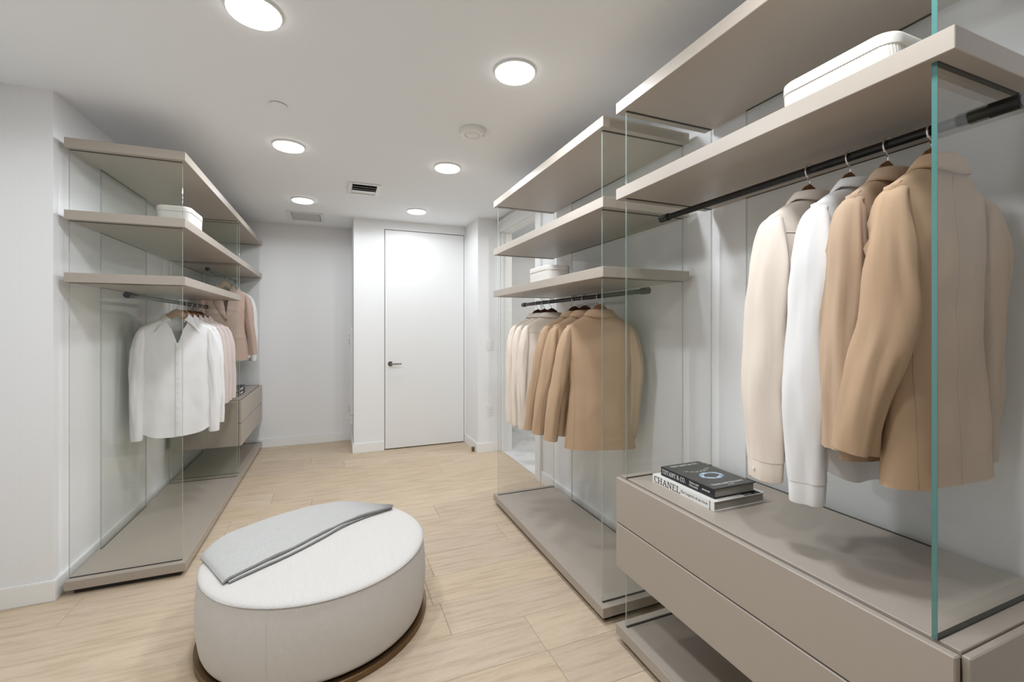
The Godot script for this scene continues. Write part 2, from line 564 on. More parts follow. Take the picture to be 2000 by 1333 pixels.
func fittings() -> void:
	# air supply vent
	var v := thing("ceiling_vent", "white rectangular ceiling air vent with dark open louvres", "air vent", Vector3(0.228, CEIL, -3.95), 0.0)
	block("frame", M.white_plastic, v, 0.098, 0.36, CEIL - 0.010, CEIL, 3.79, 3.815, 0.002)
	block("frame", M.white_plastic, v, 0.098, 0.36, CEIL - 0.010, CEIL, 4.085, 4.11, 0.002)
	block("frame", M.white_plastic, v, 0.098, 0.132, CEIL - 0.010, CEIL, 3.815, 4.085, 0.002)
	block("frame", M.white_plastic, v, 0.326, 0.36, CEIL - 0.010, CEIL, 3.815, 4.085, 0.002)
	block("duct", M.dark, v, 0.132, 0.326, CEIL - 0.002, CEIL, 3.815, 4.085, 0.0002)
	for q in [[3.868, 0.030, 0.5], [3.925, 0.055, 0.42], [4.015, 0.125, 0.12]]:
		part("louvre", rbox(Vector3(0.192, 0.0016, q[1]), 0.0005), M.white_plastic, v, Vector3(0.229, CEIL - 0.011, -q[0]) - v.position, Vector3(q[2], 0, 0))
	# return grille
	var g := thing("ceiling_grille", "grey slotted return air grille in the ceiling near the far wall", "air grille", Vector3(-0.29, CEIL, -5.17), 0.0)
	block("frame", M.white_plastic, g, -0.46, -0.11, CEIL - 0.009, CEIL, 4.97, 4.99, 0.002)
	block("frame", M.white_plastic, g, -0.46, -0.11, CEIL - 0.009, CEIL, 5.34, 5.365, 0.002)
	block("frame", M.white_plastic, g, -0.46, -0.425, CEIL - 0.009, CEIL, 4.99, 5.34, 0.002)
	block("frame", M.white_plastic, g, -0.145, -0.11, CEIL - 0.009, CEIL, 4.99, 5.34, 0.002)
	block("duct", M.dark, g, -0.425, -0.145, CEIL - 0.002, CEIL, 4.99, 5.34, 0.0002)
	for k in 12:
		part("slat", rbox(Vector3(0.27, 0.0015, 0.022), 0.0004), M.grille, g, Vector3(-0.285, CEIL - 0.0065, -(5.008 + k * 0.0275)) - g.position, Vector3(-0.30, 0, 0))
	var s := thing("smoke_detector", "round white smoke detector on the ceiling", "smoke detector", Vector3(0.765, CEIL, -2.53), 0.0)
	part("base", lathe([[0.0, 0.0], [0.078, 0.0], [0.079, -0.006], [0.077, -0.018], [0.072, -0.026], [0.070, -0.028], [0.066, -0.030]], 48), M.white_plastic, s)
	part("cover", lathe([[0.066, -0.030], [0.060, -0.031], [0.045, -0.030], [0.043, -0.027], [0.041, -0.027], [0.038, -0.031], [0.030, -0.033], [0.0, -0.034]], 48), M.white_plastic, s)
	part("indicator", cyl(0.003, 0.003, 12, 0.0005), M.dark, s, Vector3(0.057, -0.0315, 0.02))
	var c := thing("sprinkler_cover", "small flat white round sprinkler cover on the ceiling", "sprinkler cover", Vector3(-0.28, CEIL, -2.625), 0.0)
	part("cover_plate", lathe([[0.0, -0.007], [0.038, -0.007], [0.042, -0.005], [0.0425, -0.003]], 40), M.ceiling, c)
	part("gap_ring", lathe([[0.0, -0.003], [0.037, -0.003], [0.037, 0.0]], 40), M.dark, c)
	var w := thing("light_switch", "white rocker light switch on the wall beside the doorway", "light switch", Vector3(1.566, 1.16, -4.54), 0.0)
	part("plate", rbox(Vector3(0.07, 0.117, 0.006), 0.002), M.white_plastic, w, Vector3(0, 0, 0.003))
	part("rocker", rbox(Vector3(0.033, 0.066, 0.006), 0.0015), M.white_plastic, w, Vector3(0, 0, 0.0075), Vector3(0.05, 0, 0))
	var u := thing("power_outlet", "white power outlet low on the wall under the light switch", "power outlet", Vector3(1.566, 0.446, -4.54), 0.0)
	part("plate", rbox(Vector3(0.07, 0.117, 0.006), 0.002), M.white_plastic, u, Vector3(0, 0, 0.003))
	part("socket", rbox(Vector3(0.033, 0.066, 0.003), 0.001), M.white_plastic, u, Vector3(0, 0, 0.0068))
	for y in [-0.018, 0.018]:
		for x in [-0.006, 0.006]:
			part("slot", rbox(Vector3(0.0022, 0.009, 0.001), 0.0003), M.dark, u, Vector3(x, y, 0.0083))
		part("ground_hole", cyl(0.0025, 0.001, 10, 0.0003), M.dark, u, Vector3(0, y - 0.010, 0.0083), Vector3(PI / 2, 0, 0))
	var t := thing("door_stopper", "small round bronze door stopper at the foot of the wall right of the flush door", "door stopper", Vector3(1.396, 0.0, -4.62), 0.0)
	part("post", lathe([[0.0, 0.0], [0.016, 0.0], [0.016, 0.010], [0.013, 0.012], [0.013, 0.030], [0.0, 0.030]], 24, false), M.bronze, t)
	part("bumper", lathe([[0.0135, 0.030], [0.017, 0.032], [0.018, 0.038], [0.017, 0.044], [0.012, 0.047], [0.0, 0.047]], 24), M.bronze, t)
	# slim rail on the side of the boxed-out corner
	var r := thing("wall_rail", "slim white upright wall rail with grey clips on the boxed-out corner", "wall rail", Vector3(0.186, 0.24, -5.3), 0.0)
	block("rail", M.white_plastic, r, 0.150, 0.186, 0.36, 1.27, 5.285, 5.325, 0.003)
	for y in [0.30, 1.30]:
		block("bracket", M.white_plastic, r, 0.152, 0.186, y - 0.05, y + 0.05, 5.28, 5.33, 0.006)
		part("roller", cyl(0.018, 0.012, 20, 0.002), M.white_plastic, r, Vector3(0.142, y - (0.02 if y > 1.0 else -0.02), -5.305) - r.position, Vector3(0, 0, PI / 2))
	for y in [0.43, 1.19]:
		block("clip", M.nickel, r, 0.1475, 0.150, y - 0.035, y + 0.035, 5.283, 5.327, 0.0008)
	block("joint_band", M.white_plastic, r, 0.147, 0.186, 0.80, 0.83, 5.283, 5.327, 0.001)


# ---------------------------------------------------------------- shelving
func pane(u: Node3D, x0: float, x1: float, y0: float, y1: float, d0: float, d1: float, em: Material) -> void:
	var p := block("glass_panel", M.glass, u, x0, x1, y0, y1, d0, d1, 0.0003)
	var e := 0.0012
	if x1 - x0 > d1 - d0:
		block("polished_edge", em, p, x0 - e, x0 - 0.0002, y0, y1, d0, d1, 0.0004)
		block("polished_edge", em, p, x1 + 0.0002, x1 + e, y0, y1, d0, d1, 0.0004)
	else:
		block("polished_edge", em, p, x0, x1, y0, y1, d0 - e, d0 - 0.0002, 0.0004)
		block("polished_edge", em, p, x0, x1, y0, y1, d1 + 0.0002, d1 + e, 0.0004)
	for y in [[y0, y0 + 0.0012], [y1 - 0.0014, y1]]:
		block("channel", M.channel, p, x0 + 0.001, x1 - 0.001, y[0], y[1], d0 - 0.0012, d1 + 0.0012, 0.0003)


# side: -1 stands on the left wall, 1 on the right
func unit(label: String, side: int, d0: float, d1: float, tops: Array, cabinet: bool, rod_y: float, back: Array, rod_over := 0.032) -> void:
	var front := 1.130 if side > 0 else -0.757
	var depth := 0.505
	var u := thing("shelving_unit", label, "shelving unit", Vector3(front + side * depth / 2, 0, -(d0 + d1) / 2), 0.0, "taupe and glass shelving units")
	var x0 := minf(front, front + side * depth)
	var x1 := maxf(front, front + side * depth)
	block("platform", M.taupe, u, x0, x1, 0.030, 0.076, d0, d1, 0.0015)
	var i := 0.028
	block("plinth", M.channel, u, x0 + i, x1 - i, 0.0, 0.030, d0 + i, d1 - i, 0.001)
	for t in tops:
		block("shelf", M.taupe, u, x0, x1, t - 0.048, t, d0, d1, 0.0015)
	# bays that glass fills
	var levels := [0.076]
	var bays := []
	if cabinet:
		bays.append([0.076, 0.325])
		levels = [0.713]
	for t in tops:
		bays.append([levels[0], t - 0.048])
		levels = [t]
	var gi := 0.023
	var gx0 := x0 + (gi if side > 0 else 0.004)
	var gx1 := x1 - (gi if side < 0 else 0.004)
	for b in bays:
		pane(u, gx0, gx1, b[0], b[1], d0 + 0.037, d0 + 0.047, M.edge_deep if side > 0 and cabinet else M.edge)
		pane(u, gx0, gx1, b[0], b[1], d1 - 0.047, d1 - 0.037, M.edge)
		var bx := x1 - 0.015 if side > 0 else x0 + 0.005
		pane(u, bx, bx + 0.010, b[0], b[1], back[0], back[1], M.edge)
	if cabinet:
		# body carries two drawer fronts; the top is a separate board
		var fx := front + side * 0.022
		block("cabinet_body", M.taupe, u, minf(fx, front + side * depth), maxf(fx, front + side * depth), 0.325, 0.6935, d0 + 0.004, d1 - 0.004, 0.0015)
		block("cabinet_top", M.taupe, u, minf(front + side * 0.027, front + side * depth), maxf(front + side * 0.027, front + side * depth), 0.697, 0.713, d0 + 0.002, d1 - 0.002, 0.0015)
		block("shadow_gap", M.channel, u, minf(fx, front + side * depth) + 0.004, maxf(fx, front + side * depth) - 0.004, 0.6935, 0.697, d0 + 0.006, d1 - 0.006, 0.0003)
		for y in [[0.322, 0.513], [0.5175, 0.7085]]:
			block("drawer_front", M.taupe, u, minf(front, front + side * 0.020), maxf(front, front + side * 0.020), y[0], y[1], d0, d1, 0.0025)
		block("end_panel", M.taupe, u, minf(front + side * 0.024, front + side * depth), maxf(front + side * 0.024, front + side * depth), 0.325, 0.7085, d0 - 0.014, d0 + 0.001, 0.0025)
	# hanging rail through the end panes, with caps outside
	var rx := 1.38 if side > 0 else -1.008
	var r := part("hanging_rail", cyl(0.0125, d1 - d0 + 2 * rod_over - 0.05, 28, 0.0005), M.black, u, Vector3(rx, rod_y, -(d0 + d1) / 2) - u.position, Vector3(PI / 2, 0, 0))
	for s: float in [-1.0, 1.0]:
		part("rail_cap", cyl(0.0165, 0.052, 28, 0.0015), M.black, r, Vector3(0, s * ((d1 - d0) / 2 - 0.020), 0))


func units() -> void:
	unit("nearest right shelving unit with two wide shelves and a two-drawer cabinet", 1, 0.478, 1.604, [1.956, 2.328], true, 1.850, [0.735, 1.366])
	unit("middle right shelving unit with three shelves, in front of the doorway", 1, 1.703, 3.195, [1.636, 1.954, 2.322], false, 1.532, [2.200, 2.856])
	unit("nearest left shelving unit with three shelves, left of the ottoman", -1, 2.885, 4.424, [1.633, 1.949, 2.313], false, 1.526, [3.238, 3.889])
	unit("far left shelving unit with drawers, against the far wall", -1, 4.436, 5.605, [1.949, 2.313], true, 1.850, [4.700, 5.330])


# ---------------------------------------------------------------- clothes
func lerp_table(tb: Array, t: float, k: int) -> float:
	for i in tb.size() - 1:
		if t <= tb[i + 1][0]:
			var f: float = clampf((t - tb[i][0]) / maxf(tb[i + 1][0] - tb[i][0], 1e-5), 0.0, 1.0)
			f = f * f * (3.0 - 2.0 * f) if tb[i].size() > 4 else f
			return lerpf(tb[i][k], tb[i + 1][k], f)
	return tb[-1][k]


func catmull(p: Array, t: float, k: int) -> float:
	var n := p.size() - 1
	var i := clampi(int(t * n), 0, n - 1)
	var f := t * n - i
	var a: float = p[maxi(i - 1, 0)][k]
	var b: float = p[i][k]
	var c: float = p[i + 1][k]
	var d: float = p[mini(i + 2, n)][k]
	return 0.5 * (2.0 * b + (c - a) * f + (2.0 * a - 5.0 * b + 4.0 * c - d) * f * f + (3.0 * b - a - 3.0 * c + d) * f * f * f)


func hanger(x: float, rod: float, d: float, turn: float, mat: Material, label: String, group: String, arm := 0.158) -> Node3D:
	var h := thing("coat_hanger", label, "hanger", Vector3(x, rod - 0.075, -d), turn, group)
	var pts := []
	for k in 25:
		var s := -1.0 + k / 12.0
		var a := absf(s)
		var y := -0.006 - 0.106 * pow(a, 1.05) * arm / 0.178 + 0.014 * (1.0 - smoothstep(0.0, 0.42, a))
		pts.append([Vector3(s * arm, y, 0.004 * a * a), lerpf(0.025, 0.0115, smoothstep(0.0, 0.55, a)), lerpf(0.0062, 0.011, a)])
	part("hanger_bar", tube(pts, 14), mat, h)
	var w := []
	for p in [[0, 0.015], [0, 0.036], [0.003, 0.044], [0.012, 0.053], [0.0185, 0.066], [0.0185, 0.078], [0.011, 0.089], [0.0, 0.093], [-0.010, 0.090], [-0.0165, 0.081], [-0.018, 0.073]]:
		w.append([Vector3(p[0], p[1], 0), 0.0019, 0.0019])
	var fine := []
	for k in 41:
		var t := k / 40.0
		var px := []
		for q in w:
			px.append([q[0].x, q[0].y])
		fine.append([Vector3(catmull(px, t, 0), catmull(px, t, 1), 0), 0.0019, 0.0028])
	part("hook", tube(fine, 8), M.chrome, h)
	part("crossbar", tube([[Vector3(-arm + 0.028, -0.126, 0), 0.004, 0.004], [Vector3(arm - 0.028, -0.126, 0), 0.004, 0.004]], 10), mat, h)
	for s: float in [-1.0, 1.0]:
		part("crossbar_post", tube([[Vector3(s * (arm - 0.030), -0.088, 0.006), 0.004, 0.004], [Vector3(s * (arm - 0.030), -0.128, 0), 0.004, 0.004]], 8), mat, h)
	return h


# outline of the body at height y: half width, front depth, back depth
func torso_point(g: Dictionary, y: float, th: float) -> Vector3:
	var neck := -0.022
	var tip: float = neck - (g.hw - 0.062) * 0.52
	var hw: float
	var df: float
	var db: float
	if y > tip:
		var f := (neck - y) / (neck - tip)
		hw = lerpf(0.062, g.hw - 0.012, pow(f, 0.92))
		df = lerpf(0.050 * g.nz, 0.040 * g.thick, f)
		db = lerpf(0.048 * g.nz, 0.042 * g.thick, f)
	else:
		var l: float = (tip - y) / (tip + g.len)
		hw = lerp_table(g.width, l, 1) * g.hw
		df = lerp_table(g.width, l, 2) * g.thick
		db = lerp_table(g.width, l, 3) * g.thick
	var ca := cos(th)
	var sa := sin(th)
	var x := hw * signf(ca) * pow(absf(ca), 0.72)
	var z := (df if sa > 0 else db) * signf(sa) * pow(absf(sa), 0.9)
	# drape: folds that open towards the hem, and small creases everywhere
	var dn := smoothstep(-0.10, -g.len, y)
	var am: float = g.fold * dn
	var fold := am * (0.6 * sin(x * 21.0 + g.sd * 2.1 + y * 1.5) + 0.4 * sin(x * 47.0 + g.sd * 5.3 - y * 3.0))
	var crease: float = 0.006 * g.crease * noise.get_noise_3d(x * 9.0 + g.sd * 13.0, y * 5.0, signf(sa) * 3.0 + g.sd) * smoothstep(0.0, -0.12, y)
	z += (fold + crease) * (0.35 + 0.65 * absf(sa))
	x += crease * 0.6 * signf(ca)
	# neckline dips in front
	var yy := y
	if sa > 0.0:
		yy -= 0.045 * sa * smoothstep(-0.12, -0.02, y) * (1.0 - smoothstep(0.065, 0.105, absf(x)))
	# curved shirt tails
	if g.tail > 0.0:
		yy += g.tail * pow(absf(ca), 2.2) * smoothstep(-g.len * 0.72, -g.len, y)
	return Vector3(x, yy, z)


func front_z(g: Dictionary, x: float, y: float) -> float:
	var neck := -0.022
	var tip: float = neck - (g.hw - 0.062) * 0.52
	var hw: float
	if y > tip:
		hw = lerpf(0.062, g.hw - 0.012, pow((neck - y) / (neck - tip), 0.92))
	else:
		hw = lerp_table(g.width, (tip - y) / (tip + g.len), 1) * g.hw
	var c := clampf(absf(x) / hw, 0.0, 1.0)
	return torso_point(g, y, PI / 2 - asin(clampf(pow(c, 1.0 / 0.72), 0.0, 1.0)) * signf(x)).z


func garment(called: String, category: String, label: String, group: String, g: Dictionary, x: float, rod: float, d: float, turn: float) -> Node3D:
	var o := thing(called, label, category, Vector3(x, rod - 0.075, -d), turn, group)
	# body
	var rows := []
	var nr := 54
	var nc := 84
	var ys := []
	var neck := -0.022
	for r in nr:
		var t := float(r) / (nr - 1)
		ys.append(lerpf(neck, -g.len, pow(t, 1.5)))
	for y: float in ys:
		var v: float = g.vtop * clampf(1.0 - (neck - y) / g.v, 0.0, 1.0) if g.v > 0.0 else 0.0
		if g.open > 0.0 and y < -0.45:
			v = maxf(v, g.open * smoothstep(-0.45, -g.len, y))
		var hwy: float = torso_point(g, y, 0.0).x
		var th := PI / 2 - asin(clampf(pow(v / maxf(hwy, 0.02), 1.0 / 0.72), 0.0, 1.0))
		var row := PackedVector3Array()
		for c in nc + 1:
			row.append(torso_point(g, y, th - (2.0 * th + PI) * c / nc))
		rows.append(row)
	part("body", skin(rows), g.mat, o)
	# collar: a stand round the neck that folds over
	collar(g, o)
	for s: float in [-1.0, 1.0]:
		sleeve(g, o, s)
	if g.kind == "shirt":
		placket(g, o)
		yoke(g, o)
	elif g.kind == "blazer":
		tailoring(g, o)
	return o


func collar(g: Dictionary, o: Node3D) -> void:
	var rows := []
	var n := 40
	var blaz: bool = g.kind == "blazer"
	var reach := 0.62 if not blaz else 0.50
	for r in 9:
		rows.append(PackedVector3Array())
	for c in n + 1:
		var s := -1.0 + 2.0 * c / n          # -1 front right, 0 back, 1 front left
		var a := -PI / 2 + s * (PI - reach)
		var e := absf(s)
		var rx := 0.064
		var dir := Vector3(cos(a), 0, sin(a))
		var base := Vector3(cos(a) * rx, -0.026, sin(a) * 0.050 * g.nz)
		if sin(a) > 0.0:
			base.y -= 0.045 * sin(a)
		var top := base + Vector3(-dir.x * 0.004, 0.024 + 0.004 * (1.0 - e), -dir.z * 0.004)
		var flank := absf(cos(a))
		var leaf: float = lerpf(0.040, 0.076, smoothstep(0.45, 1.0, e)) if not blaz else 0.052
		leaf *= lerpf(1.0, 0.72, flank * flank)
		var outw: float = lerpf(0.010, 0.030, flank * flank) + (0.008 * e)
		var out := dir * outw + Vector3(0, -leaf, 0)
		if not blaz:
			out += Vector3(signf(s) * 0.022 * smoothstep(0.7, 1.0, e), 0, 0.010 * smoothstep(0.6, 1.0, e))
		var low := top + out
		if not blaz:
			var ff := smoothstep(0.45, 1.0, e)
			var lx := signf(s) * lerpf(0.098, 0.128, ff)
			var ly := lerpf(-0.070, -0.122, ff)
			low = low.lerp(Vector3(lx, ly - 0.012, front_z(g, lx, ly) + 0.010), smoothstep(0.50, 0.78, e))
		rows[0].append(base)
		rows[1].append(base.lerp(top, 0.6))
		rows[2].append(top + Vector3(0, -0.003, 0))
		rows[3].append(top + dir * 0.003 + Vector3(0, 0.0005, 0))
		rows[4].append(top + dir * 0.008 + Vector3(0, -0.004, 0))
		rows[5].append(top.lerp(low, 0.35) + dir * 0.007)
		rows[6].append(top.lerp(low, 0.7) + dir * 0.005)
		rows[7].append(low)
		rows[8].append(low - dir * 0.004 + Vector3(0, 0.001, 0))
	part("collar", skin(rows), g.mat, o)


func sleeve(g: Dictionary, o: Node3D, s: float) -> void:
	# control points: x beyond the shoulder, y, z, radius across, radius deep
	var cp: Array = g.sleeve_left if s < 0.0 else g.sleeve_right
	var n := 34
	var m := 30
	var rows := []
	for k in n:
		var t := k / (n - 1.0)
		var c := Vector3(s * (g.hw + catmull(cp, t, 0)), catmull(cp, t, 1), catmull(cp, t, 2))
		var t2 := minf(t + 0.02, 1.0)
		var t1 := maxf(t - 0.02, 0.0)
		var tg := Vector3(s * (catmull(cp, t2, 0) - catmull(cp, t1, 0)), catmull(cp, t2, 1) - catmull(cp, t1, 1), catmull(cp, t2, 2) - catmull(cp, t1, 2)).normalized()
		var ax := tg.cross(Vector3.BACK).normalized()
		var az := ax.cross(tg).normalized()
		var rx := catmull(cp, t, 3)
		var rz: float = catmull(cp, t, 4) * (0.35 + 0.65 * g.sdeep)
		var row := PackedVector3Array()
		for i in m:
			var a := TAU * i / m
			var p := c + ax * cos(a) * rx + az * sin(a) * rz
			var q := noise.get_noise_3d(cos(a) * 1.1 + g.sd * 7.0, c.y * 3.2 + 3.0 * s, sin(a) * 1.1 + s)
			var fl: float = 0.55 - absf(sin(a * 1.5 + g.sd + s * 2.0 + c.y * 2.6)) + 0.4 * (0.5 - absf(sin(a * 2.5 + g.sd * 3.0 + c.y * 4.5)))
			var amp: float = smoothstep(0.12, 0.45, t)
			p += (ax * cos(a) + az * sin(a)) * (amp * g.crease * (0.010 * q + 0.0060 * fl) + amp * g.elbow * 0.006 * sin((t - 0.5) * 70.0 + a * 1.5) * exp(-pow((t - 0.48) / 0.09, 2.0)) * maxf(0.0, sin(a + 0.8)))
			row.append(p)
		rows.append(row)
	var sl := part("sleeve", skin(rows, true), g.mat, o)
	if g.kind == "shirt":
		# cuff with a slightly wider edge
		var last: PackedVector3Array = rows[n - 1]
		var mid := Vector3.ZERO
		for p in last:
			mid += p / m
		var cr := []
		for k in [[0.004, 1.035], [0.003, 1.05], [-0.004, 1.055], [-0.030, 1.03], [-0.058, 1.0], [-0.060, 0.985], [-0.058, 0.96]]:
			var row := PackedVector3Array()
			for i in m:
				row.append(mid + (last[i] - mid) * k[1] * Vector3(0.92, 1, 0.92) + Vector3(0, k[0], 0))
			cr.append(row)
		part("cuff", skin(cr, true), g.mat, sl)
		part("cuff_button", cyl(0.0055, 0.0025, 14, 0.0006), M.button, sl, mid + Vector3(s * catmull(cp, 1.0, 3) * 0.95, -0.03, 0.01), Vector3(0, 0, PI / 2))


func placket(g: Dictionary, o: Node3D) -> void:
	var rows := []
	var top: float = -0.022 - g.v
	for r in 40:
		var t := r / 39.0
		var y := lerpf(top + 0.012, -g.len + 0.004, t)
		var row := PackedVector3Array()
		for c in [[-0.015, -0.001], [-0.0145, 0.0028], [-0.006, 0.0034], [0.006, 0.0034], [0.0145, 0.0028], [0.015, -0.001]]:
			row.append(Vector3(c[0], y, front_z(g, c[0], y) + c[1]))
		rows.append(row)
	var p := part("placket", skin(rows), g.mat, o)
	for k in 6:
		var y := lerpf(top - 0.03, -g.len + 0.10, k / 5.0)
		part("button", cyl(0.0055, 0.0028, 16, 0.0007), M.button, p, Vector3(0, y, front_z(g, 0.0, y) + 0.0045), Vector3(PI / 2, 0, 0))


# the raised seam of a shirt yoke, from shoulder to shoulder across the back
func yoke(g: Dictionary, o: Node3D) -> void:
	var pts := []
	for k in 31:
		var th := -PI * (0.06 + 0.88 * k / 30.0)
		var y := -0.135
		var p := torso_point(g, y, th)
		pts.append([p + Vector3(0, 0, -0.001), 0.0016, 0.0016])
	part("yoke_seam", tube(pts, 6), g.mat, o)


func armhole(g: Dictionary, o: Node3D) -> void:
	var tip: float = -0.022 - (g.hw - 0.062) * 0.52
	for s: float in [-1.0, 1.0]:
		for f: float in [-1.0, 1.0]:
			var pts := []
			for k in 21:
				var t := k / 20.0
				var th := f * (0.34 + 0.26 * t)
				if s < 0.0:
					th = PI - th
				pts.append([torso_point(g, lerpf(tip + 0.012, tip - 0.20, t), th) + Vector3(0, 0, 0.0006 * f), 0.0008, 0.0008])
			part("armhole_seam", tube(pts, 6), M.seam if g.kind == "blazer" else g.mat, o)


func seam_line(n: String, g: Dictionary, o: Node3D, y0: float, y1: float, th0: float, th1: float) -> void:
	var pts := []
	for k in 29:
		var t := k / 28.0
		var p := torso_point(g, lerpf(y0, y1, t), lerpf(th0, th1, t))
		pts.append([p, 0.0007, 0.0007])
	part(n, tube(pts, 6), M.seam, o)


func tailoring(g: Dictionary, o: Node3D) -> void:
	armhole(g, o)
	seam_line("back_seam", g, o, -0.03, -g.len + 0.003, -PI / 2, -PI / 2)
	seam_line("side_seam", g, o, -0.25, -g.len + 0.003, -PI * 0.17, -PI * 0.25)
	seam_line("side_seam", g, o, -0.25, -g.len + 0.003, -PI * 0.83, -PI * 0.75)
	# lapels
	for s: float in [-1.0, 1.0]:
		var rows := []
		for r in 16:
			var t := r / 15.0
			var y := lerpf(-0.045, -0.030 - g.v, t)
			var inner := 0.046 * clampf(1.0 - (-0.022 - y) / g.v, 0.0, 1.0)
			var w := 0.075 * pow(sin(PI * clampf(t * 0.62 + 0.34, 0.0, 1.0)), 0.8)
			if t < 0.22:
				w *= 0.72
			var row := PackedVector3Array()
			for c in 6:
				var xx := inner - 0.004 + w * c / 5.0
				row.append(Vector3(s * xx, y - 0.012 * c / 5.0, front_z(g, s * xx, y) + 0.007 + 0.006 * sin(PI * c / 5.0)))
			rows.append(row)
		part("lapel", skin(rows), g.mat, o)
		# pocket flap on the lower front
		var fr := []
		for r in 5:
			var row := PackedVector3Array()
			for c in 9:
				var xx: float = s * (0.065 + 0.105 * c / 8.0)
				var y: float = -g.len * 0.66 - 0.048 * r / 4.0 - 0.008 * c / 8.0
				row.append(Vector3(xx, y, front_z(g, xx, y) + (0.0055 if r > 0 and r < 4 else 0.001)))
			fr.append(row)
		part("pocket_flap", skin(fr), g.mat, o)
	var by: float = -0.05 - g.v
	part("button", cyl(0.010, 0.004, 20, 0.001), M.brown_button, o, Vector3(0.004, by, front_z(g, 0.0, by) + 0.006), Vector3(PI / 2, 0, 0))


func spec(kind: String, mat: Material, length: float, sd: float, more := {}) -> Dictionary:
	var shirt := kind == "shirt"
	var g := {"kind": kind, "mat": mat, "len": length, "sd": sd, "hw": 0.200, "thick": 1.0, "fold": 0.012 if shirt else 0.006, "crease": 1.0 if shirt else 0.7, "elbow": 0.4, "tail": 0.06 if shirt else 0.0, "v": 0.15 if shirt else 0.26, "open": 0.0, "vtop": 0.055 if shirt else 0.046}
	g.width = [[0.0, 0.985, 0.040, 0.042], [0.06, 1.0, 0.055, 0.052], [0.22, 0.99, 0.072, 0.066], [0.5, 0.955, 0.072, 0.066], [0.8, 1.0, 0.076, 0.070], [1.0, 1.035, 0.080, 0.074]] if shirt else [[0.0, 0.99, 0.045, 0.045], [0.06, 1.0, 0.062, 0.056], [0.22, 0.97, 0.080, 0.070], [0.5, 0.88, 0.078, 0.066], [0.75, 0.96, 0.084, 0.076], [1.0, 1.04, 0.090, 0.082]]
	var e: float = -length + 0.06 if shirt else -length + 0.03
	var tip: float = -0.022 - (more.get("hw", g.hw) - 0.062) * 0.52
	g.sleeve_left = [[-0.056, tip - 0.006, 0, 0.007, 0.016], [-0.025, tip - 0.016, 0, 0.015, 0.028], [-0.010, tip - 0.048, 0, 0.029, 0.044], [0.000, tip - 0.15, 0, 0.041, 0.060], [0.008, tip - 0.30, 0.004, 0.040, 0.058], [0.012, tip - 0.46, 0.008, 0.038, 0.054], [0.010, e, 0.012, 0.035, 0.050]]
	g.sleeve_right = g.sleeve_left
	for k in more:
		g[k] = more[k]
	g.nz = 0.40 + 0.60 * g.thick
	if not g.has("sdeep"):
		g.sdeep = g.thick
	return g


